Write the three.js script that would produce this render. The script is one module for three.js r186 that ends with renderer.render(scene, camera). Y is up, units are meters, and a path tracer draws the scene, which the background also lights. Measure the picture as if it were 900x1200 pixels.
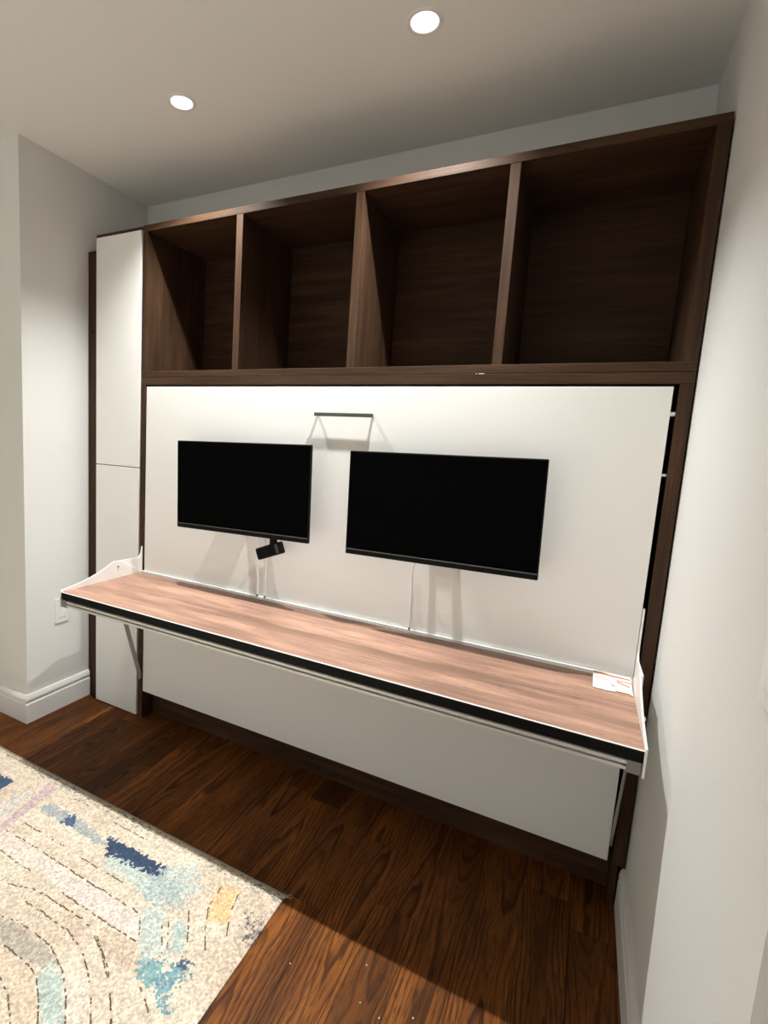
import * as THREE from 'three';
import { RoundedBoxGeometry } from 'three/addons/geometries/RoundedBoxGeometry.js';
import { mergeGeometries, toCreasedNormals } from 'three/addons/utils/BufferGeometryUtils.js';

// ───────── camera, exposure ─────────
const scene = new THREE.Scene();
const IMG_W = 900, IMG_H = 1200, FOCAL = 610.37, SHIFT_X = 86.16, SHIFT_Y = 2.91;
const camera = new THREE.PerspectiveCamera(2 * Math.atan(IMG_H / 2 / FOCAL) * 180 / Math.PI, IMG_W / IMG_H, 0.05, 50);
camera.position.set(1.7721, 1.3494, 1.7192);
camera.rotation.set(-0.1291, 0.4816, 0.0548, 'YXZ');
camera.setViewOffset(IMG_W, IMG_H, SHIFT_X, SHIFT_Y, IMG_W, IMG_H);
camera.updateMatrixWorld(true);
scene.background = new THREE.Color(0x000000);            // a closed room at night

const renderer = new THREE.WebGLRenderer({ antialias: true });
renderer.toneMapping = THREE.LinearToneMapping;
renderer.toneMappingExposure = 1.06;
renderer.shadowMap.enabled = true;

const LAMP_COLOUR = new THREE.Color().setRGB(0.985, 0.99, 0.965), REAR_COLOUR = new THREE.Color().setRGB(0.88, 0.97, 1);
const LAMP_CANDELA = 12.2, REAR_CANDELA = 23;

// ───────── numbers read off the photograph (metres) ─────────
const CEIL = 2.507, BACK = -0.393, LEFT = -0.376, CORNER = 0.305, RIGHT = 2.005;
const FAR_LEFT = -2.1, REAR = 3.6, DOOR_Z = 1.012;
const DESK = 0.719, DESK_F = 0.423;

// ───────── helpers ─────────
let seed = 7;
const rnd = () => { seed = (seed * 1664525 + 1013904223) >>> 0; return seed / 4294967296; };
function hash(x, y) { let h = Math.imul(x | 0, 374761393) ^ Math.imul(y | 0, 668265263); h = Math.imul(h ^ (h >>> 13), 1274126177); return ((h ^ (h >>> 16)) >>> 0) / 4294967296; }
function vnoise(x, y) {
  const xi = Math.floor(x), yi = Math.floor(y), fx = x - xi, fy = y - yi, u = fx * fx * (3 - 2 * fx), v = fy * fy * (3 - 2 * fy);
  const a = hash(xi, yi), b = hash(xi + 1, yi), c = hash(xi, yi + 1), d = hash(xi + 1, yi + 1);
  return a + (b - a) * u + (c - a) * v + (a - b - c + d) * u * v;
}
function fbm(x, y, n = 4) { let s = 0, a = 0.5, t = 0; for (let i = 0; i < n; i++) { s += a * vnoise(x, y); t += a; a *= 0.5; x = x * 2.03 + 17.1; y = y * 2.03 + 9.7; } return s / t; }
const clamp01 = v => Math.max(0, Math.min(1, v));
const smooth = (a, b, v) => { const t = clamp01((v - a) / (b - a)); return t * t * (3 - 2 * t); };
const mix3 = (a, b, t) => [a[0] + (b[0] - a[0]) * t, a[1] + (b[1] - a[1]) * t, a[2] + (b[2] - a[2]) * t];

function dataTexture(w, h, fn, srgb = true) {              // fn(x, y) returns 0..255 values
  const d = new Uint8Array(w * h * 4);
  for (let y = 0; y < h; y++) for (let x = 0; x < w; x++) {
    const c = fn(x, y), i = (y * w + x) * 4;
    d[i] = c[0]; d[i + 1] = c[1]; d[i + 2] = c[2]; d[i + 3] = 255;
  }
  const t = new THREE.DataTexture(d, w, h);
  t.magFilter = THREE.LinearFilter; t.minFilter = THREE.LinearMipmapLinearFilter; t.generateMipmaps = true;
  t.wrapS = t.wrapT = THREE.MirroredRepeatWrapping;
  if (srgb) t.colorSpace = THREE.SRGBColorSpace;
  t.needsUpdate = true;
  return t;
}
const taken = {};
function numbered(n) { const k = (taken[n] = (taken[n] ?? -1) + 1); return k ? n + '_' + String(k).padStart(3, '0') : n; }
function shadow(m) { m.castShadow = m.receiveShadow = true; return m; }
function thing(name, label, category, [x, y, z], group) {
  const g = new THREE.Group(); g.name = numbered(name); g.position.set(x, y, z);
  g.userData = { label, category }; if (group) g.userData.group = group;
  scene.add(g); return g;
}
function part(parent, name, geo, mat, label) {              // geometry is given in world coordinates
  const m = shadow(new THREE.Mesh(geo, mat)); m.name = name;
  let p = parent; const o = new THREE.Vector3();
  while (p && p !== scene) { o.add(p.position); p = p.parent; }
  geo.translate(-o.x, -o.y, -o.z);
  if (label) m.userData.label = label;
  parent.add(m); return m;
}
function struct(name, geo, mat) { const m = shadow(new THREE.Mesh(geo, mat)); m.name = name; m.userData.kind = 'structure'; scene.add(m); return m; }

// uv in metres; the u axis follows the grain
function metreUV(geo, grain = 'x', ou = 0, ov = 0) {
  const p = geo.attributes.position, n = geo.attributes.normal, uv = new Float32Array(p.count * 2), ax = { x: 0, y: 1, z: 2 }[grain];
  for (let i = 0; i < p.count; i++) {
    const P = [p.getX(i), p.getY(i), p.getZ(i)], N = [Math.abs(n.getX(i)), Math.abs(n.getY(i)), Math.abs(n.getZ(i))];
    const k = N.indexOf(Math.max(...N));
    let t = [0, 1, 2].filter(a => a !== k);
    if (t[1] === ax) t = [t[1], t[0]];
    uv[i * 2] = P[t[0]] + ou; uv[i * 2 + 1] = P[t[1]] + ov;
  }
  geo.setAttribute('uv', new THREE.BufferAttribute(uv, 2));
  return geo;
}
// box between two corners, edges eased by r
function slab(x0, x1, y0, y1, z0, z1, r = 0.0012, grain = 'x', seg = 2) {
  const w = x1 - x0, h = y1 - y0, d = z1 - z0, rr = Math.min(r, w / 2.2, h / 2.2, d / 2.2);
  const g = r > 0 ? new RoundedBoxGeometry(w, h, d, seg, rr) : new THREE.BoxGeometry(w, h, d);
  g.translate((x0 + x1) / 2, (y0 + y1) / 2, (z0 + z1) / 2);
  return metreUV(g, grain, rnd() * 3, rnd() * 3);
}
// a (z, y) outline given thickness along x, from x0 to x1
function sidePlate(pts, x0, x1, bevel = 0.0008, curve = null) {
  const s = new THREE.Shape();
  if (curve) curve(s); else { s.moveTo(...pts[0]); for (const q of pts.slice(1)) s.lineTo(...q); s.closePath(); }
  const g = new THREE.ExtrudeGeometry(s, { depth: x1 - x0 - 2 * bevel, bevelEnabled: bevel > 0, bevelSize: bevel, bevelThickness: bevel, bevelSegments: 2, curveSegments: 10 });
  g.rotateY(-Math.PI / 2); g.translate(x1 - bevel, 0, 0);
  return metreUV(g, 'y');
}
function barYZ(x0, x1, a, b, wide) {                         // flat bar from a to b, both [y, z]
  const dy = b[0] - a[0], dz = b[1] - a[1], L = Math.hypot(dy, dz);
  const g = new RoundedBoxGeometry(x1 - x0, L + wide, wide, 2, 0.0015);
  g.rotateX(Math.atan2(dz, dy)); g.translate((x0 + x1) / 2, (a[0] + b[0]) / 2, (a[1] + b[1]) / 2);
  return g;
}
function tube(pts, r, seg = 40, rad = 8) { return new THREE.TubeGeometry(new THREE.CatmullRomCurve3(pts.map(p => new THREE.Vector3(...p))), seg, r, rad); }
function merge(list) { return mergeGeometries(list.map(g => { const q = g.index ? g.toNonIndexed() : g; for (const k of Object.keys(q.attributes)) if (!['position', 'normal', 'uv'].includes(k)) q.deleteAttribute(k); return q; })); }
// a pixel of the 900 x 1200 photograph carried down to the floor
function onFloor(px, py, y = 0) {
  const v = new THREE.Vector3((px - (450 - SHIFT_X)) / FOCAL, -(py - (600 - SHIFT_Y)) / FOCAL, -1).applyQuaternion(camera.quaternion);
  const t = (y - camera.position.y) / v.y;
  return [camera.position.x + t * v.x, camera.position.z + t * v.z];
}

// ───────── materials ─────────
const M = {};
const wallBump = dataTexture(256, 256, (x, y) => { const v = 128 + (fbm(x / 5, y / 5, 3) - 0.5) * 120; return [v, v, v]; }, false);
wallBump.repeat.set(5, 5);
M.wall = new THREE.MeshStandardMaterial({ color: new THREE.Color().setRGB(0.775, 0.775, 0.75), roughness: 0.72, bumpMap: wallBump, bumpScale: 0.0003 });
M.ceiling = new THREE.MeshStandardMaterial({ color: new THREE.Color().setRGB(0.84, 0.835, 0.81), roughness: 0.95, bumpMap: wallBump, bumpScale: 0.0003 });
M.trim = new THREE.MeshStandardMaterial({ color: new THREE.Color().setRGB(0.83, 0.825, 0.81), roughness: 0.4 });
M.white = new THREE.MeshPhysicalMaterial({ color: new THREE.Color().setRGB(0.81, 0.805, 0.78), roughness: 0.6, specularIntensity: 0.6 });
M.whiteEdge = new THREE.MeshStandardMaterial({ color: new THREE.Color().setRGB(0.86, 0.85, 0.82), roughness: 0.4 });
M.bracket = new THREE.MeshStandardMaterial({ color: new THREE.Color().setRGB(0.83, 0.82, 0.79), roughness: 0.45 });
M.plastic = new THREE.MeshStandardMaterial({ color: new THREE.Color().setRGB(0.82, 0.81, 0.79), roughness: 0.35 });

function grainTexture(dark, light, stretch, contrast, w = 1024, h = 512, s0 = 0) {
  return dataTexture(w, h, (x, y) => {
    const u = x / w, v = y / h;
    const warp = fbm(u * 3 + s0, v * 5, 3) * 0.06;
    const a = fbm(u * 4 + s0, (v + warp) * stretch, 4), b = fbm(u * 14 + s0 + 40, (v + warp * 0.4) * stretch * 7, 3), c = fbm(u * 1.3 + s0, (v + warp) * stretch * 0.25 + 5, 3);
    let t = 0.45 * a + 0.25 * b + 0.3 * c;
    t = clamp01(0.5 + (t - 0.5) * contrast);
    const pore = vnoise(u * 60 + s0, v * h * 0.5) > 0.86 ? 0.85 : 1;
    return mix3(dark, light, t).map(q => q * pore);
  });
}
const walnutTex = grainTexture([40, 28, 19], [84, 60, 43], 26, 2.0);
walnutTex.repeat.set(1 / 1.2, 1 / 0.6);
M.walnut = new THREE.MeshPhysicalMaterial({ map: walnutTex, roughness: 0.55, specularIntensity: 0.3 });
M.walnutBare = new THREE.MeshStandardMaterial({ color: new THREE.Color().setRGB(0.028, 0.022, 0.016), roughness: 0.7 });
const deskTex = grainTexture([122, 92, 76], [196, 154, 132], 13, 2.6, 1024, 512, 21);
deskTex.repeat.set(1 / 1.6, 1 / 0.8);
M.desk = new THREE.MeshStandardMaterial({ map: deskTex, roughness: 0.5 });
M.black = new THREE.MeshPhysicalMaterial({ color: new THREE.Color().setRGB(0.004, 0.004, 0.004), roughness: 0.5, specularIntensity: 0.25 });
M.blackGloss = new THREE.MeshPhysicalMaterial({ color: new THREE.Color().setRGB(0.003, 0.003, 0.0035), roughness: 0.3, specularIntensity: 0.2 });
M.screen = new THREE.MeshPhysicalMaterial({ color: new THREE.Color().setRGB(0.0009, 0.0011, 0.0012), roughness: 0.5, specularIntensity: 0.04 });
M.grey = new THREE.MeshStandardMaterial({ color: new THREE.Color().setRGB(0.20, 0.20, 0.19), roughness: 0.5 });
M.dimGrey = new THREE.MeshStandardMaterial({ color: new THREE.Color().setRGB(0.05, 0.052, 0.05), roughness: 0.5 });
M.alu = new THREE.MeshStandardMaterial({ color: new THREE.Color().setRGB(0.66, 0.66, 0.63), roughness: 0.4, metalness: 0.35 });
M.aluDull = new THREE.MeshStandardMaterial({ color: new THREE.Color().setRGB(0.42, 0.41, 0.39), roughness: 0.5, metalness: 0.6 });
M.chrome = new THREE.MeshStandardMaterial({ color: new THREE.Color().setRGB(0.62, 0.64, 0.62), roughness: 0.12, metalness: 1 });
M.darkMetal = new THREE.MeshStandardMaterial({ color: new THREE.Color().setRGB(0.10, 0.115, 0.095), roughness: 0.4, metalness: 0.7 });
M.glow = new THREE.MeshStandardMaterial({ color: 0xffffff, emissive: LAMP_COLOUR, emissiveIntensity: 6, roughness: 0.6 });

// ───────── the room ─────────
const LAMPS = [[0.377, 0.195], [1.248, 0.199], [-1.365, 3.0], [-0.494, 3.0], [0.377, 3.0], [1.248, 3.0]];   // two in view, the next row behind the camera
const APERTURE = 0.04;
{
  const s = new THREE.Shape();
  s.moveTo(FAR_LEFT - 0.1, -(REAR + 0.1)); s.lineTo(RIGHT + 0.2, -(REAR + 0.1)); s.lineTo(RIGHT + 0.2, -(BACK - 0.1)); s.lineTo(FAR_LEFT - 0.1, -(BACK - 0.1)); s.closePath();
  for (const [x, z] of LAMPS) { const h = new THREE.Path(); h.absarc(x, -z, APERTURE, 0, Math.PI * 2, true); s.holes.push(h); }
  const g = new THREE.ExtrudeGeometry(s, { depth: 0.12, bevelEnabled: false, curveSegments: 40 });
  g.rotateX(-Math.PI / 2); g.translate(0, CEIL, 0);
  struct('ceiling', metreUV(g), M.ceiling);
}
struct('wall_back', slab(LEFT - 0.1, RIGHT + 0.1, -0.05, CEIL, BACK - 0.1, BACK, 0), M.wall);
struct('wall_left', slab(FAR_LEFT - 0.1, LEFT, -0.05, CEIL, BACK - 0.1, CORNER, 0), M.wall);           // its end faces the room, its side flanks the cabinet
struct('wall_far_left', slab(FAR_LEFT - 0.1, FAR_LEFT, -0.05, CEIL, CORNER, REAR, 0), M.wall);
struct('wall_right', merge([slab(RIGHT, RIGHT + 0.12, -0.05, CEIL, BACK - 0.1, DOOR_Z, 0), slab(RIGHT, RIGHT + 0.12, 2.06, CEIL, DOOR_Z, DOOR_Z + 0.84, 0), slab(RIGHT, RIGHT + 0.12, -0.05, CEIL, DOOR_Z + 0.84, REAR, 0)]), M.wall);
struct('wall_rear', slab(FAR_LEFT - 0.1, RIGHT + 0.12, -0.05, CEIL, REAR, REAR + 0.12, 0), M.wall);
{
  const d = new THREE.Group(); d.name = 'door_1'; d.userData.kind = 'structure'; scene.add(d);
  part(d, 'door_leaf', slab(RIGHT + 0.075, RIGHT + 0.115, 0.008, 2.055, DOOR_Z + 0.003, DOOR_Z + 0.837, 0.002), M.trim);
  const k = part(d, 'door_handle', merge([tube([[RIGHT + 0.07, 1.0, DOOR_Z + 0.77], [RIGHT + 0.03, 1.0, DOOR_Z + 0.77], [RIGHT + 0.022, 1.0, DOOR_Z + 0.74], [RIGHT + 0.022, 1.0, DOOR_Z + 0.66]], 0.009, 24, 10)]), M.chrome, 'chrome lever handle');
}

// floor: every board its own piece
{
  const W = 0.128, tones = [1.0, 0.86, 1.1, 0.94, 1.04];
  const mats = tones.map((tone, k) => {
    const s = k * 31.7, w = 256, h = 2048;
    const tex = dataTexture(w, h, (x, y) => {
      const u = x / w * W * 1.0, v = y / h * 1.6;                         // metres across, along
      const cx = W * (0.25 + 0.6 * hash(k, 3)) + (fbm(v * 1.1 + s, 3.3, 2) - 0.5) * 0.11;
      const du = (u - cx) + (fbm(v * 3.2 + s, u * 14, 3) - 0.5) * 0.034 + (fbm(v * 12 + s, u * 50, 2) - 0.5) * 0.006;
      const ph = Math.sqrt(du * du * 4200 + Math.pow(0.4 + fbm(v * 1.3 + s, 8.1, 2) * 4.5 + v * 1.2, 2)) * 2.0 + fbm(u * 30 + s, v * 5, 3) * 1.3;
      const f = ph - Math.floor(ph), strength = hash(Math.floor(ph), k + 5);
      const ring = smooth(0.3, 0.88, f) * (1 - smooth(0.88, 1, f)) * (0.35 + 0.65 * strength);
      const fibre = fbm(u * 700 + s, v * 14, 3), patch = fbm(u * 14 + s, v * 2.6 + 9, 3), pore = smooth(0.62, 0.75, fbm(u * 520 + s + 9, v * 30, 2));
      let c = mix3([150, 91, 39], [92, 53, 23], clamp01(patch * 1.6 - 0.3));
      c = mix3(c, [44, 23, 10], ring * (0.4 + 0.55 * fbm(u * 26 + s, v * 4 + 70, 2)));
      c = mix3(c, [44, 24, 12], pore * 0.45);
      const q = tone * (0.74 + 0.46 * fibre);
      return c.map(a => Math.min(255, a * q));
    });
    tex.wrapS = THREE.RepeatWrapping;
    return new THREE.MeshPhysicalMaterial({ map: tex, roughness: 0.5, specularIntensity: 0.25 });
  });
  const f = new THREE.Group(); f.name = 'floor'; f.userData.kind = 'structure'; scene.add(f);
  part(f, 'subfloor', slab(FAR_LEFT - 0.1, RIGHT + 0.2, -0.12, -0.016, BACK - 0.1, REAR + 0.12, 0), M.walnutBare);
  let n = 0;
  for (let x = FAR_LEFT; x < RIGHT + 0.12; x += W) {
    let z = BACK - rnd() * 0.9;
    while (z < REAR) {
      const L = 0.9 + rnd() * 0.75, z0 = Math.max(z, BACK), z1 = Math.min(z + L, REAR), x1 = Math.min(x + W, RIGHT + 0.12);
      z += L;
      if (z1 - z0 < 0.02) continue;
      const g = new THREE.BoxGeometry(x1 - x - 0.0012, 0.016, z1 - z0 - 0.0012, 1, 1, 1);
      // bevelled upper edges
      const p = g.attributes.position;
      g.translate((x + x1) / 2, -0.008, (z0 + z1) / 2);
      const uv = g.attributes.uv, o = rnd() * 2, flip = rnd() < 0.5;
      for (let i = 0; i < p.count; i++) { const a = (p.getX(i) - x) / W; uv.setXY(i, flip ? 1 - a : a, (p.getZ(i) - z0) / 1.6 + o); }
      part(f, 'plank', g, mats[Math.floor(rnd() * mats.length)]);
      n++;
    }
  }
}

// baseboards, stepped profile, mitred at the left corner
function boardProfile(t = 0.016, h = 0.131) { return [[0, 0], [t, 0], [t, h - 0.042], [t - 0.004, h - 0.038], [t - 0.004, h - 0.028], [t - 0.001, h - 0.024], [t - 0.003, h - 0.008], [t - 0.008, h - 0.001], [0, h]]; }
function skirt(path, side) {                                  // path of [x, z]; the profile is offset to the left of travel when side = 1
  const prof = boardProfile(), pos = [], idx = [];
  const rings = path.map((p, i) => {
    const dir = (a, b) => { const l = Math.hypot(b[0] - a[0], b[1] - a[1]); return [(b[0] - a[0]) / l, (b[1] - a[1]) / l]; };
    const d0 = i ? dir(path[i - 1], p) : dir(p, path[i + 1]), d1 = i < path.length - 1 ? dir(p, path[i + 1]) : d0;
    const n0 = [d0[1] * side, -d0[0] * side], n1 = [d1[1] * side, -d1[0] * side];
    const m = [n0[0] + n1[0], n0[1] + n1[1]], q = 2 / (m[0] * m[0] + m[1] * m[1]);
    return prof.map(([t, h]) => [p[0] + m[0] * q * t, h, p[1] + m[1] * q * t]);
  });
  const tri = (a, b, c) => pos.push(...a, ...b, ...c);
  for (let i = 0; i + 1 < rings.length; i++) for (let j = 0; j < prof.length; j++) {
    const k = (j + 1) % prof.length, A = rings[i][j], B = rings[i][k], C = rings[i + 1][k], D = rings[i + 1][j];
    tri(A, B, C); tri(A, C, D);
  }
  for (const r of [rings[0], rings[rings.length - 1]]) for (let j = 1; j + 1 < prof.length; j++) tri(r[0], r[j], r[j + 1]);
  const g = new THREE.BufferGeometry(); g.setAttribute('position', new THREE.Float32BufferAttribute(pos, 3)); g.computeVertexNormals();
  return metreUV(toCreasedNormals(g, 0.6));
}
struct('baseboard_left', skirt([[LEFT, -0.024], [LEFT, CORNER], [FAR_LEFT, CORNER]], 1), M.trim);
struct('baseboard_right', skirt([[RIGHT, DOOR_Z], [RIGHT, 0.0]], 1), M.trim);

// ───────── recessed downlights ─────────
LAMPS.forEach(([x, z], i) => {
  const t = thing('ceiling_downlight', ['round white recessed downlight in ceiling, nearer the narrow white cabinet', 'round white recessed downlight in ceiling, nearer the right wall'][i] ?? 'round white recessed downlight in the far half of the room', 'downlight', [x, CEIL, z], i < 2 ? 'recessed downlights in front of the shelves' : 'recessed downlights at the rear of the room');
  const ring = new THREE.LatheGeometry([[APERTURE - 0.004, 0.012], [APERTURE - 0.003, -0.001], [APERTURE, -0.004], [APERTURE + 0.009, -0.003], [APERTURE + 0.011, 0]].map(p => new THREE.Vector2(...p)), 48);
  part(t, 'trim_ring', ring.translate(x, CEIL, z), M.plastic);
  const can = new THREE.LatheGeometry([[APERTURE - 0.001, 0.0], [APERTURE - 0.002, 0.07], [0.001, 0.07]].map(p => new THREE.Vector2(...p)), 48);
  part(t, 'housing', can.translate(x, CEIL, z), M.plastic);
  const disc = new THREE.CylinderGeometry(0.034, 0.034, 0.006, 48);
  part(t, 'diffuser', disc.translate(x, CEIL + 0.016, z), M.glow, 'glowing white lens');
  const s = new THREE.SpotLight(i < 2 ? LAMP_COLOUR : REAR_COLOUR, i < 2 ? LAMP_CANDELA : REAR_CANDELA, 0, i < 2 ? 0.94 : 0.75, 1, 2);
  s.position.set(0, 0.008, 0); s.target.position.set(0, -1, 0); s.castShadow = true; s.shadow.radius = 0.75; s.shadow.mapSize.set(2048, 2048); s.shadow.bias = -0.0005;
  s.name = 'downlight_beam'; t.add(s); t.add(s.target); s.target.name = 'beam_target';
});

// ───────── narrow tall cabinet at the left ─────────
{
  const t = thing('tall_cabinet', 'narrow tall cabinet with two stacked plain white doors', 'cabinet', [-0.15, 0, 0]);
  part(t, 'carcass', slab(-0.2905, -0.0035, 0.0, 2.219, BACK + 0.004, -0.0215, 0.001, 'y'), M.walnut, 'dark brown cabinet body');
  part(t, 'carcass_top', slab(-0.2905, -0.0035, 2.2085, 2.219, -0.0215, -0.002, 0.001), M.walnut, 'dark edge above the doors');
  part(t, 'door', slab(-0.289, -0.011, 1.1925, 2.2055, -0.019, 0, 0.0012), M.white, 'upper white door');
  part(t, 'door', slab(-0.289, -0.011, 0.006, 1.1885, -0.019, 0, 0.0012), M.white, 'lower white door');
  part(t, 'filler_strip', slab(LEFT + 0.001, -0.291, 0, 2.165, -0.046, -0.027, 0.001, 'y'), M.walnut, 'dark brown filler strip against the wall');
  const knob = new THREE.CylinderGeometry(0.005, 0.005, 0.006, 16); knob.rotateX(Math.PI / 2);
  part(t, 'screw_cap', knob.translate(-0.345, 1.808, -0.025), M.black, 'small dark screw cap');
}

// ───────── overhead shelf unit ─────────
const SHELF_TOP = 2.221, SEAM = 1.589;
{
  const t = thing('overhead_shelf_unit', 'dark walnut shelf unit with four empty open cubbies', 'shelf unit', [1, SEAM, -0.19]);
  const B = BACK + 0.003;
  part(t, 'top_panel', slab(0, 2, SHELF_TOP - 0.026, SHELF_TOP, B, 0), M.walnut);
  part(t, 'side_panel', slab(0, 0.026, SEAM + 0.027, SHELF_TOP - 0.026, B, 0, 0.0012, 'y'), M.walnut);
  part(t, 'side_panel', slab(1.968, 2, SEAM + 0.027, SHELF_TOP - 0.026, B, 0, 0.0012, 'y'), M.walnut);
  part(t, 'bottom_panel', slab(0, 2, SEAM + 0.0006, SEAM + 0.027, B, 0), M.walnut);
  for (const x of [0.4865, 0.983, 1.477]) part(t, 'divider', slab(x, x + 0.03, SEAM + 0.027, SHELF_TOP - 0.026, B + 0.012, -0.0008, 0.0012, 'y'), M.walnut);
  part(t, 'back_panel', slab(0.026, 1.968, SEAM + 0.027, SHELF_TOP - 0.026, B, B + 0.01, 0), M.walnut);
  for (const [a, b] of [[1.432, 1.436], [1.441, 1.458]]) part(t, 'scuff', slab(a, b, SEAM - 0.0006, SEAM + 0.0012, -0.001, 0.0006, 0), M.plastic, 'pale chip on the seam between boards');
}

// ───────── wall bed behind the desk ─────────
const PX0 = 0.031, PX1 = 1.955, PY0 = 0.1377, PY1 = 1.5495;
{
  const t = thing('wall_bed', 'folded wall bed in a dark walnut case with a large white front panel', 'wall bed', [1, 0, -0.19]);
  const B = BACK + 0.003;
  part(t, 'case_top', slab(0, 2, 1.557, SEAM - 0.0006, B, 0), M.walnut);
  part(t, 'side_panel', slab(0, 0.026, 0, 1.557, B, 0, 0.0012, 'y'), M.walnut);
  // right side panel is notched around the baseboard
  part(t, 'side_panel', slab(1.968, 2, 0.1325, 1.557, B, 0, 0.0012, 'y'), M.walnut);
  part(t, 'side_panel_foot', slab(1.968, 1.985, 0, 0.1325, B, 0, 0.0012, 'y'), M.walnut);
  part(t, 'kick_board', slab(0.026, 1.968, 0, 0.125, -0.09, -0.072), M.walnut);
  part(t, 'bed_frame', slab(0.05, 1.935, 0.15, 1.53, -0.3, -0.022, 0.002), M.black, 'black bed frame behind the panel');
  const p = part(t, 'bed_panel', slab(PX0, PX1, PY0, PY1, -0.02, 0, 0.0012), M.white, 'large white bed front');
  for (const [y, r] of [[1.477, 0.006], [1.311, 0.004]]) {
    const c = new THREE.CylinderGeometry(r, r, 0.012, 16); c.rotateZ(Math.PI / 2);
    part(t, 'catch_pin', c.translate(PX1 + 0.0055, y, -0.008), M.plastic, 'small white catch pin');
  }
}
// pull handle on the bed front
{
  const t = thing('pull_handle', 'slim rectangular chrome pull handle on the white bed front above the monitors', 'handle', [0.99, 1.45, 0]);
  part(t, 'grip_bar', slab(0.877, 1.105, 1.4435, 1.4565, 0.0155, 0.0205, 0.001), M.darkMetal, 'dark grip bar');
  for (const x of [0.88, 1.094]) part(t, 'mounting_leg', slab(x, x + 0.008, 1.4455, 1.4545, 0.0, 0.0165, 0.001), M.chrome);
}

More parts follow.
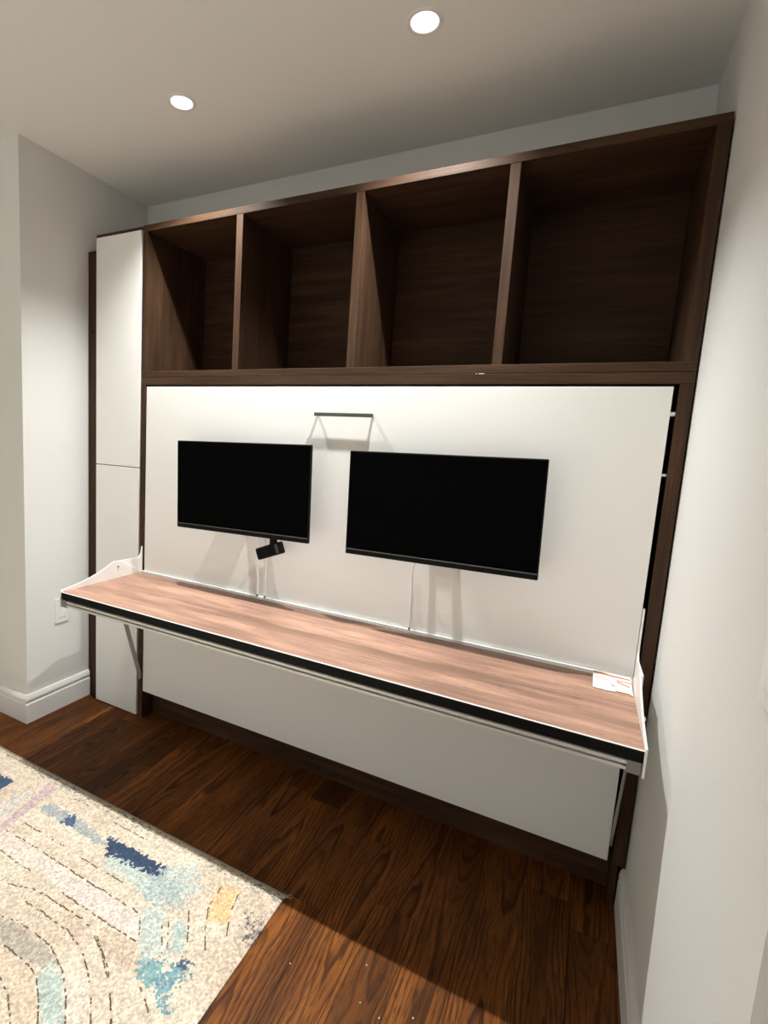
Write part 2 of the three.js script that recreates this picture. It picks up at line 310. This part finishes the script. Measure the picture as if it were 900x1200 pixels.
// ───────── fold-down desk ─────────
const DX0 = 0.024, DX1 = 1.951, DZ0 = 0.026;
{
  const t = thing('fold_down_desk', 'long fold-down desk with pinkish walnut top and metal front rail', 'desk', [1, 0.62, 0.2]);
  part(t, 'desktop', slab(DX0, DX1, DESK - 0.028, DESK, DZ0, DESK_F - 0.004, 0.001, 'x'), M.desk, 'pinkish walnut top');
  part(t, 'top_edge', slab(DX0, DX1, DESK - 0.0018, DESK + 0.0003, DESK_F - 0.004, DESK_F + 0.0004, 0.0006), M.whiteEdge, 'thin pale edge line');
  part(t, 'edge_band', slab(DX0, DX1, DESK - 0.029, DESK - 0.0018, DESK_F - 0.004, DESK_F, 0.0008), M.black, 'black front edge band');
  // grooved rail under the front edge: two ridges, one groove
  const prof = [[0.02, -0.029], [-0.002, -0.029], [-0.002, -0.0295], [-0.014, -0.030], [-0.014, -0.0325], [-0.001, -0.033], [0, -0.034], [0, -0.0405], [-0.001, -0.0415], [-0.015, -0.042], [-0.015, -0.046], [-0.001, -0.0465], [0, -0.0475], [0, -0.054], [-0.001, -0.055], [-0.014, -0.0555], [-0.014, -0.0585], [-0.02, -0.0585], [-0.02, -0.029]];
  const rail = sidePlate(prof.slice(1).map(([a, b]) => [DESK_F + a, DESK + b]), DX0 + 0.03, DX1 - 0.03, 0);
  part(t, 'front_rail', rail, M.alu, 'grooved aluminium rail');
  for (const x of [DX0 + 0.003, DX1 - 0.03]) part(t, 'rail_end_cap', slab(x, x + 0.027, DESK - 0.059, DESK - 0.0295, DESK_F - 0.022, DESK_F + 0.001, 0.0015), M.grey, 'grey plastic end cap');
  part(t, 'under_frame', merge([slab(DX0, DX1, DESK - 0.05, DESK - 0.028, 0.05, 0.08), slab(DX0, DX0 + 0.03, DESK - 0.05, DESK - 0.028, 0.08, DESK_F - 0.022), slab(DX1 - 0.03, DX1, DESK - 0.05, DESK - 0.028, 0.08, DESK_F - 0.022)]), M.aluDull);
  part(t, 'rear_lip', slab(DX0, DX1, DESK - 0.02, DESK + 0.005, 0.0025, 0.0095, 0.001), M.bracket, 'white lip along the back of the desk');
  part(t, 'rear_channel', slab(DX0, DX1, DESK - 0.026, DESK - 0.012, 0.0095, DZ0, 0.001), M.aluDull, 'dull metal groove along the back');
  for (const side of [0, 1]) {
    const x0 = side ? DX1 : DX0 - 0.005, x1 = x0 + 0.005;
    const wing = sidePlate(null, x0, x1, 0.001, s => {
      s.moveTo(DESK_F + 0.003, DESK - 0.06); s.lineTo(DESK_F + 0.003, DESK + 0.006);
      s.quadraticCurveTo(0.27, DESK + 0.022, 0.18, DESK + 0.07);
      s.quadraticCurveTo(0.165, DESK + 0.077, 0.15, DESK + 0.074);
      s.lineTo(0.125, DESK + 0.066); s.lineTo(0.03, DESK + 0.012); s.lineTo(0.03, DESK - 0.055); s.closePath();
    });
    const w = part(t, 'side_wing', wing, M.bracket, 'white curved side wing');
    if (!side) { const rv = new THREE.CylinderGeometry(0.0035, 0.0035, 0.008, 14); rv.rotateZ(Math.PI / 2);
    part(w, 'pivot_pin', rv.translate(side ? x0 - 0.0005 : x1 + 0.0005, DESK + 0.05, 0.146), M.grey, 'small dark pivot hole'); }
    if (side) { const b = new THREE.SphereGeometry(0.006, 14, 10); part(w, 'bumper', b.translate(x1 + 0.003, DESK + 0.006, 0.27), M.plastic, 'round white bumper'); }
    const bx0 = side ? DX1 + 0.0055 : DX0 - 0.0105, bx1 = bx0 + 0.005;
    const hinge = sidePlate(null, bx0, bx1, 0.001, s => {
      s.moveTo(0.16, DESK + 0.073); s.lineTo(0.035, DESK + 0.067); s.quadraticCurveTo(0.008, DESK + 0.068, 0.006, DESK + 0.1);
      const top = DESK + (side ? 0.21 : 0.115); s.lineTo(0.003, top); s.lineTo(-0.012, top); s.lineTo(-0.012, DESK - 0.06); s.lineTo(0.16, DESK - 0.05); s.closePath();
    });
    part(t, 'hinge_bracket', hinge, M.bracket, 'white hinge bracket');
    const sx0 = side ? DX1 + 0.0045 : DX0 - 0.0065;
    part(t, 'support_strut', barYZ(sx0, sx0 + 0.005, [0.21, 0.006], [0.672, 0.152], 0.022), M.aluDull, 'flat metal folding strut');
  }
}

// ───────── monitors ─────────
function monitor(label, x, y, roll) {
  const t = thing('monitor', label, 'monitor', [x, y, 0], 'wall-mounted monitors on the bed front');
  const w = 0.614, h = 0.353, F = 0.095;
  const inner = new THREE.Group(); inner.name = 'display'; inner.rotation.z = roll; t.add(inner);
  const add = (n, g, m, l) => { const q = shadow(new THREE.Mesh(g, m)); q.name = n; if (l) q.userData.label = l; inner.add(q); return q; };
  const back = new RoundedBoxGeometry(w, h, 0.014, 3, 0.003); back.translate(0, 0, F - 0.0085);
  const bulge = new RoundedBoxGeometry(w * 0.55, h * 0.5, 0.018, 3, 0.006); bulge.translate(0, -0.02, F - 0.022);
  add('housing', merge([back, bulge]), M.black);
  const scr = new RoundedBoxGeometry(w - 0.008, h - 0.024, 0.002, 2, 0.0008); scr.translate(0, 0.008, F - 0.0005);
  add('screen', scr, M.screen, 'dark switched-off screen');
  const chin = new RoundedBoxGeometry(w - 0.004, 0.0035, 0.003, 2, 0.001); chin.translate(0, -h / 2 + 0.018, F);
  add('chin_trim', chin, M.dimGrey, 'thin grey line above the lower bezel');
  const plate = new RoundedBoxGeometry(0.115, 0.115, 0.006, 2, 0.001);
  part(t, 'wall_plate', plate.translate(x, y - 0.02, 0.0035), M.black);
  part(t, 'cross_plate', slab(x - 0.035, x + 0.035, y - 0.03, y + 0.04, 0.0065, 0.03, 0.002), M.black);
  for (const k of [-1, 1]) part(t, 'mount_arm', slab(x + k * 0.034 - 0.006, x + k * 0.034 + 0.006, y - 0.075, y + 0.05, 0.0065, F - 0.03, 0.002), M.black);
  return t;
}
monitor('black monitor on the white bed front with a small tilted black box below it', 0.609, 1.156, 0.022);
monitor('black monitor on the white bed front nearer the right wall, only cables below it', 1.371, 1.156, 0.0155);

// small black box hanging under the first monitor
{
  const t = thing('webcam', 'small tilted black box device hanging under the monitor', 'webcam', [0.744, 0.931, 0.064]);
  t.rotation.z = 0.385; t.rotation.y = -0.1;
  const add = (n, g, m, l) => { const q = shadow(new THREE.Mesh(g, m)); q.name = n; if (l) q.userData.label = l; t.add(q); };
  add('body', new RoundedBoxGeometry(0.118, 0.046, 0.034, 4, 0.007), M.black);
  const fr = new RoundedBoxGeometry(0.088, 0.036, 0.003, 3, 0.0014); fr.translate(-0.011, 0, 0.0165); add('front_window', fr, M.blackGloss, 'glossy black front');
  const en = new RoundedBoxGeometry(0.014, 0.034, 0.003, 3, 0.0014); en.translate(0.046, 0, 0.0165); add('end_panel', en, M.dimGrey, 'dull grey end');
  const st = new RoundedBoxGeometry(0.03, 0.06, 0.012, 3, 0.003); st.rotateZ(-0.385); st.translate(0.034, 0.04, 0.004); add('clip', st, M.black);
}

// cables behind the monitors, down to the channel at the back of the desk
function cable(label, pts, r, mat = M.plastic) {
  const base = pts[pts.length - 1];
  const t = thing('cable', label, 'cable', base, 'white cables hanging below the monitors');
  part(t, 'cord', tube(pts, r, 48, 8), mat);
  const plug = new THREE.CylinderGeometry(r * 1.5, r * 1.5, 0.008, 14);
  part(t, 'grommet', plug.translate(base[0], base[1] + 0.003, base[2]), M.grey, 'dark grommet');
}
cable('white cable hanging below the monitor beside the tilted black box', [[0.655, 1.06, 0.05], [0.652, 0.98, 0.03], [0.655, 0.9, 0.009], [0.657, 0.80, 0.007], [0.6575, 0.724, 0.0075]], 0.003);
cable('white cable reaching the desk just below the tilted black box', [[0.70, 1.06, 0.05], [0.697, 0.98, 0.03], [0.694, 0.9, 0.009], [0.693, 0.80, 0.007], [0.693, 0.724, 0.0075]], 0.003);
cable('white cable with a bent upper end below the monitor near the right wall', [[1.31, 1.06, 0.05], [1.296, 0.97, 0.03], [1.285, 0.925, 0.008], [1.286, 0.83, 0.0065], [1.288, 0.724, 0.0075]], 0.0025);

// ───────── leaflet on the desk ─────────
{
  const t = thing('paper_leaflet', 'small white paper leaflet with red print and a torn edge on the desk corner', 'paper', [1.9, DESK, 0.09]);
  const cols = 40, rows = 14, pos = [], uv = [], idx = [];
  for (let layer = 0; layer < 2; layer++) for (let j = 0; j <= rows; j++) for (let i = 0; i <= cols; i++) {
    const u = i / cols, v = j / rows;
    const front = 0.126 + 0.008 * fbm(u * 9, 4.4, 3) - 0.012 * smooth(0.55, 0.62, u) * (1 - smooth(0.9, 1, u));
    const x = 1.852 + u * 0.096, z = 0.034 + v * (front - 0.034) + 0.006 * u;
    const y = DESK + 0.0012 + (layer ? 0 : 0.0008) + 0.012 * Math.pow(1 - v, 2.2) + 0.003 * fbm(u * 4, v * 3, 2) * (1 - v * 0.7);
    pos.push(x, y, z); uv.push(u, 1 - v);
  }
  const N = (cols + 1) * (rows + 1);
  for (let j = 0; j < rows; j++) for (let i = 0; i < cols; i++) { const a = j * (cols + 1) + i, b = a + 1, c = a + cols + 1, d = c + 1; idx.push(a, c, b, b, c, d); idx.push(N + a, N + b, N + c, N + b, N + d, N + c); }
  const rim = []; for (let i = 0; i < cols; i++) rim.push([i + 1, i], [rows * (cols + 1) + i, rows * (cols + 1) + i + 1]); for (let j = 0; j < rows; j++) rim.push([j * (cols + 1), (j + 1) * (cols + 1)], [(j + 1) * (cols + 1) + cols, j * (cols + 1) + cols]);
  for (const [a, b] of rim) idx.push(a, N + a, b, b, N + a, N + b);
  const g = new THREE.BufferGeometry(); g.setAttribute('position', new THREE.Float32BufferAttribute(pos, 3)); g.setAttribute('uv', new THREE.Float32BufferAttribute(uv, 2)); g.setIndex(idx); g.computeVertexNormals();
  const tex = dataTexture(256, 192, (x, y) => {
    const u = x / 256, v = y / 192; let c = [222, 219, 212];
    const l1 = Math.abs(v - (0.93 - 0.03 * u)) < 0.03 && u < 0.95, l2 = Math.abs(v - 0.66 + 0.1 * (u - 0.3) * (u - 0.3)) < 0.022 && u > 0.06 && u < 0.42, l3 = Math.abs(v - (0.62 - 0.55 * (u - 0.66))) < 0.03 && u > 0.62 && u < 0.93, l4 = Math.abs(v - 0.72) < 0.02 && u > 0.62;
    if (l1 || l4) c = [205, 96, 82]; if (l2) c = [206, 160, 138]; if (l3) c = [186, 62, 54];
    if (Math.abs(v - (0.42 - 0.9 * (u - 0.5))) < 0.025 && u > 0.47 && u < 0.56) c = [50, 46, 44];
    return c;
  });
  part(t, 'sheet', g, new THREE.MeshStandardMaterial({ map: tex, roughness: 0.85 }));
}

// ───────── wall plates ─────────
function roundPlate(x0, x1, y0, y1, z0, z1, r) {
  return sidePlate(null, x0, x1, 0.0015, s => { const a = z0 + 0.0015, b = z1 - 0.0015, c = y0 + 0.0015, d = y1 - 0.0015; s.moveTo(a + r, c); s.lineTo(b - r, c); s.quadraticCurveTo(b, c, b, c + r); s.lineTo(b, d - r); s.quadraticCurveTo(b, d, b - r, d); s.lineTo(a + r, d); s.quadraticCurveTo(a, d, a, d - r); s.lineTo(a, c + r); s.quadraticCurveTo(a, c, a + r, c); });
}
{
  const t = thing('wall_outlet', 'white wall outlet plate low on the left wall behind the desk corner', 'outlet', [LEFT, 0.487, 0.127]);
  part(t, 'cover_plate', roundPlate(LEFT, LEFT + 0.006, 0.428, 0.546, 0.09, 0.163, 0.004), M.plastic);
  part(t, 'insert', slab(LEFT + 0.004, LEFT + 0.008, 0.453, 0.521, 0.109, 0.144, 0.001), M.whiteEdge);
  const s = thing('light_switch', 'white light switch plate on the right wall', 'light switch', [RIGHT, 1.111, 0.91]);
  part(s, 'cover_plate', roundPlate(RIGHT - 0.007, RIGHT, 1.052, 1.17, 0.874, 0.946, 0.012), M.plastic);
  part(s, 'rocker', slab(RIGHT - 0.01, RIGHT - 0.004, 1.077, 1.145, 0.893, 0.927, 0.0015), M.whiteEdge);
}

// ───────── rug ─────────
const RUG = { x0: -1.1, x1: 1.118, z0: 0.494, z1: 2.9, h: 0.009 };
{
  const W = RUG.x1 - RUG.x0, D = RUG.z1 - RUG.z0, tw = 1600, th = Math.round(1600 * D / W);
  // motifs traced in pixels of the photograph, then laid out flat on the rug
  const flat = l => l.map(([a, b]) => onFloor(a, b, RUG.h));
  const A = l => flat(l.map(([a, b]) => [a / 4.5, 1020 + b / 4.5])), B = l => flat(l.map(([a, b]) => [a / 5, 860 + b / 5])), C = l => flat(l.map(([a, b]) => [a / 2.5, 840 + b / 2.5]));
  const dots = [
    A([[0, 235], [100, 270], [185, 330], [270, 400], [330, 530], [350, 660], [345, 800], [335, 900]]),
    A([[0, 380], [110, 455], [190, 550], [205, 680], [200, 800], [190, 900]]),
    A([[110, 150], [230, 225], [360, 320], [430, 420], [465, 530], [480, 680], [480, 800], [475, 900]]),
    A([[500, 350], [540, 450], [570, 580], [585, 700], [585, 800], [580, 900]]),
    A([[40, 70], [150, 90], [240, 130], [360, 210], [440, 260], [470, 295]]),
    A([[330, 120], [440, 190], [560, 275], [720, 380]]),
    A([[370, 0], [500, 80], [620, 150], [750, 240]]),
    A([[0, 560], [40, 650], [55, 790], [60, 900]]),
    A([[740, 620], [770, 700], [790, 770]]),
    A([[740, 250], [735, 340]]), A([[855, 280], [855, 440]]),
    B([[130, 510], [250, 585], [380, 660]]), B([[440, 700], [590, 795], [740, 880]]), B([[40, 565], [170, 640], [330, 745], [430, 810], [550, 890]]), B([[0, 680], [90, 745], [180, 800]]),
    B([[40, 120], [130, 160]]), B([[380, 350], [520, 420]]), B([[670, 520], [860, 620]]),
    C([[602, 700], [602, 620], [612, 560], [650, 495]]), C([[665, 640], [675, 575], [700, 520]]), C([[555, 560], [548, 690]]), C([[495, 600], [490, 690]]),
    C([[285, 645], [318, 740], [328, 900]]),
  ];
  const fills = [                                            // [polygon, colour, edge roughness, cover]
    [B([[0, 540], [290, 290], [340, 320], [0, 580]]), [196, 172, 176], 0.006, 0.85],
    [B([[0, 410], [180, 320], [260, 300], [0, 500]]), [206, 198, 190], 0.012, 0.6],
    [B([[0, 236], [78, 280], [0, 332], [-60, 300]]), [48, 74, 104], 0.008, 0.85],
    [B([[280, 405], [440, 480], [560, 570], [640, 650], [560, 640], [440, 560], [230, 445]]), [162, 168, 168], 0.010, 0.7],
    [B([[385, 470], [450, 490], [440, 555], [365, 520]]), [62, 86, 118], 0.012, 0.6],
    [C([[320, 352], [372, 375], [436, 412], [494, 448], [474, 480], [400, 446], [312, 404]]), [40, 60, 90], 0.009, 0.72],
    [C([[300, 400], [400, 440], [470, 478], [430, 550], [400, 500], [320, 450]]), [186, 198, 192], 0.022, 0.68],
    [C([[480, 440], [590, 440], [575, 520], [540, 560], [440, 540], [450, 480]]), [182, 193, 188], 0.03, 0.6],
    [C([[430, 470], [545, 500], [500, 560], [428, 545]]), [158, 175, 176], 0.03, 0.5],
    [C([[415, 560], [480, 560], [478, 700], [410, 700]]), [192, 200, 192], 0.008, 0.85],
    [C([[505, 600], [550, 600], [545, 690], [495, 700]]), [176, 190, 184], 0.012, 0.7],
    [C([[405, 705], [480, 712], [482, 775], [440, 800], [410, 760]]), [122, 162, 166], 0.018, 0.7],
    [C([[450, 770], [545, 715], [552, 750], [480, 830], [520, 865], [470, 850]]), [110, 150, 162], 0.018, 0.6],
    [C([[525, 712], [552, 712], [552, 745], [505, 740]]), [70, 92, 116], 0.014, 0.55],
    [C([[650, 490], [705, 505], [690, 540], [668, 610], [608, 600], [618, 545]]), [236, 190, 142], 0.012, 0.7],
    [C([[725, 570], [775, 600], [760, 680], [720, 690]]), [66, 72, 86], 0.026, 0.38],
    [C([[285, 640], [400, 665], [408, 780], [330, 720]]), [200, 180, 160], 0.012, 0.55],
    [A([[560, 290], [720, 385], [730, 480], [560, 470], [510, 350]]), [204, 184, 164], 0.008, 0.6],
    [A([[0, 250], [100, 280], [270, 410], [320, 520], [260, 540], [110, 450], [0, 380]]), [176, 166, 152], 0.008, 0.75],
    [A([[260, 470], [325, 540], [345, 660], [340, 800], [205, 800], [208, 680], [190, 560]]), [196, 202, 192], 0.008, 0.78],
    [A([[350, 560], [440, 440], [470, 560], [480, 800], [350, 800]]), [224, 206, 190], 0.006, 0.8],
    [A([[110, 455], [190, 550], [205, 800], [55, 800], [40, 650], [0, 560], [0, 380]]), [214, 192, 168], 0.01, 0.6],
    [A([[370, 0], [620, 150], [750, 240], [730, 385], [560, 275], [330, 120], [200, 0]]), [224, 206, 196], 0.008, 0.85],
    [B([[40, 565], [330, 745], [560, 890], [400, 900], [0, 680], [0, 600]]), [226, 208, 196], 0.008, 0.8],
    [B([[150, 480], [400, 600], [420, 690], [130, 510]]), [222, 196, 180], 0.01, 0.6],
    [C([[120, 770], [180, 760], [190, 900], [115, 900]]), [182, 194, 186], 0.008, 0.8],
  ].map(([poly, col, rough, cover]) => ({ poly, col, rough, cover, bb: [Math.min(...poly.map(p => p[0])) - 0.03, Math.max(...poly.map(p => p[0])) + 0.03, Math.min(...poly.map(p => p[1])) - 0.03, Math.max(...poly.map(p => p[1])) + 0.03] }));
  const inside = (poly, x, z) => { let c = false; for (let i = 0, j = poly.length - 1; i < poly.length; j = i++) { const [xi, zi] = poly[i], [xj, zj] = poly[j]; if ((zi > z) !== (zj > z) && x < (xj - xi) * (z - zi) / (zj - zi) + xi) c = !c; } return c; };
  const col = new Uint8Array(tw * th * 4), hgt = new Float32Array(tw * th);
  for (let j = 0; j < th; j++) for (let i = 0; i < tw; i++) {
    const x = RUG.x0 + i / (tw - 1) * W, z = RUG.z0 + j / (th - 1) * D;
    const n1 = fbm(x * 130, z * 130, 3), n2 = fbm(x * 9 + 40, z * 9, 3), n3 = fbm(x * 230 + 7, z * 190, 2);
    let c = mix3([222, 208, 188], [208, 188, 168], clamp01(n2 * 2 - 0.6));
    for (const f of fills) {
      if (x < f.bb[0] || x > f.bb[1] || z < f.bb[2] || z > f.bb[3]) continue;
      const jx = (fbm(x * 120 + 3, z * 120, 2) - 0.5) * f.rough * 3, jz = (fbm(x * 120, z * 120 + 31, 2) - 0.5) * f.rough * 3;
      if (inside(f.poly, x + jx, z + jz)) { const k = 0.92 * smooth(1 - f.cover - 0.2, 1 - f.cover + 0.22, 0.3 * fbm(x * 150 + 9, z * 150, 2) + 0.32 * fbm(x * 60, z * 60 + 5, 2) + 0.38 * vnoise(x * 420, z * 380) + 0.1); c = mix3(c, f.col, k); }
    }
    if (z - RUG.z0 < 0.05 && x > -0.2) { const k = smooth(0.55, 0.6, fbm(x * 90 + 60, z * 160, 3)) * smooth(0.052, 0.02, z - RUG.z0) * smooth(0.35, 0.6, fbm(x * 6, 3, 2)); c = mix3(c, [104, 122, 118], k * 0.75); }
    const s = 0.84 + 0.3 * n1 * 0.6 + 0.42 * (n3 - 0.5) + 0.07, o = (j * tw + i) * 4;
    col[o] = Math.min(255, c[0] * s); col[o + 1] = Math.min(255, c[1] * s); col[o + 2] = Math.min(255, c[2] * s); col[o + 3] = 255;
    hgt[j * tw + i] = 0.5 * n1 + 0.5 * n3;
  }
  // broken dark outline stitches
  for (const line of dots) for (let k = 0; k + 1 < line.length; k++) {
    const [ax, az] = line[k], [bx, bz] = line[k + 1], L = Math.hypot(bx - ax, bz - az);
    for (let d = 0; d < L; d += 0.0008) {
      const t = d / L, x = ax + (bx - ax) * t, z = az + (bz - az) * t;
      if (fbm(x * 110 + 5, z * 110, 2) < 0.46) continue;
      const wob = (fbm(x * 160, z * 160 + 70, 2) - 0.5) * 0.007;
      const px = x + wob, pz = z + wob, r = 0.0008 + 0.0014 * hash(Math.floor(d * 900), k + 13);
      const ci = (px - RUG.x0) / W * (tw - 1), cj = (pz - RUG.z0) / D * (th - 1), pr = r / W * tw;
      for (let b = Math.floor(cj - pr); b <= cj + pr; b++) for (let a = Math.floor(ci - pr); a <= ci + pr; a++) {
        if (a < 0 || b < 0 || a >= tw || b >= th || Math.hypot(a - ci, b - cj) > pr) continue;
        const o = (b * tw + a) * 4, q = 0.8; col[o] += (92 - col[o]) * q; col[o + 1] += (76 - col[o + 1]) * q; col[o + 2] += (60 - col[o + 2]) * q; hgt[b * tw + a] *= 0.3;
      }
    }
  }
  const mk = (d, srgb) => { const t = new THREE.DataTexture(d, tw, th); t.magFilter = THREE.LinearFilter; t.minFilter = THREE.LinearMipmapLinearFilter; t.generateMipmaps = true; if (srgb) t.colorSpace = THREE.SRGBColorSpace; t.needsUpdate = true; return t; };
  const hd = new Uint8Array(tw * th * 4); for (let i = 0; i < tw * th; i++) { const v = clamp01(hgt[i]) * 255; hd[i * 4] = hd[i * 4 + 1] = hd[i * 4 + 2] = v; hd[i * 4 + 3] = 255; }
  const mat = new THREE.MeshStandardMaterial({ map: mk(col, true), bumpMap: mk(hd, false), bumpScale: 0.003, roughness: 1 });
  const t = thing('area_rug', 'cream area rug with abstract arcs in blue, teal, pink and orange', 'rug', [(RUG.x0 + RUG.x1) / 2, 0, (RUG.z0 + RUG.z1) / 2]);
  const nx = 120, nz = 84, g = new THREE.BoxGeometry(W, RUG.h, D, nx, 1, nz), p = g.attributes.position, uv = g.attributes.uv;
  g.translate((RUG.x0 + RUG.x1) / 2, RUG.h / 2 + 0.0004, (RUG.z0 + RUG.z1) / 2);
  for (let i = 0; i < p.count; i++) {
    const x = p.getX(i), z = p.getZ(i);
    uv.setXY(i, (x - RUG.x0) / W, (z - RUG.z0) / D);
    if (p.getY(i) > 0.005) p.setY(i, p.getY(i) + 0.0016 * (fbm(x * 24, z * 24, 2) - 0.5) - 0.0035 * smooth(0.012, 0, Math.min(x - RUG.x0, RUG.x1 - x, z - RUG.z0, RUG.z1 - z)));
  }
  g.computeVertexNormals();
  part(t, 'pile', g, mat);
  const bindMat = new THREE.MeshStandardMaterial({ color: new THREE.Color().setRGB(0.32, 0.30, 0.26), roughness: 1 });
  const bind = []; for (let k = 0; k <= 60; k++) { const x = RUG.x0 + (W + 0.006) * k / 60; bind.push([x, 0.0045, RUG.z0 - 0.001 + 0.0015 * (rnd() - 0.5)]); }
  part(t, 'bound_edge', tube(bind, 0.0042, 240, 8), bindMat, 'grey bound edge');
  const th0 = [[RUG.x1, 0.006, RUG.z0], [RUG.x1 + 0.008, 0.008, RUG.z0 - 0.004], [RUG.x1 + 0.014, 0.009, RUG.z0 - 0.012]];
  part(t, 'loose_thread', merge([tube(th0, 0.0016, 12, 6), tube(th0.map(([x, y, z], i) => [x + i * 0.002, y - i * 0.001, z + i * 0.005]), 0.0014, 12, 6)]), bindMat, 'loose threads at the corner');
}

// crumbs on the boards
{
  const g0 = new THREE.IcosahedronGeometry(0.0024, 1);
  for (const [px, py] of [[429.6, 1132], [422, 1176], [484, 1194], [444, 1194], [340, 1130]]) {
    const [x, z] = onFloor(px, py);
    const m = shadow(new THREE.Mesh(g0, M.plastic)); m.name = numbered('crumb'); m.position.set(x, 0.0018, z); m.rotation.set(rnd() * 3, rnd() * 3, 0); m.scale.set(1, 0.75, 0.8);
    m.userData = { label: 'tiny white crumb on the wooden floor beside the rug', category: 'crumb', group: 'crumbs on the floor boards' };
    scene.add(m);
  }
}

renderer.render(scene, camera);
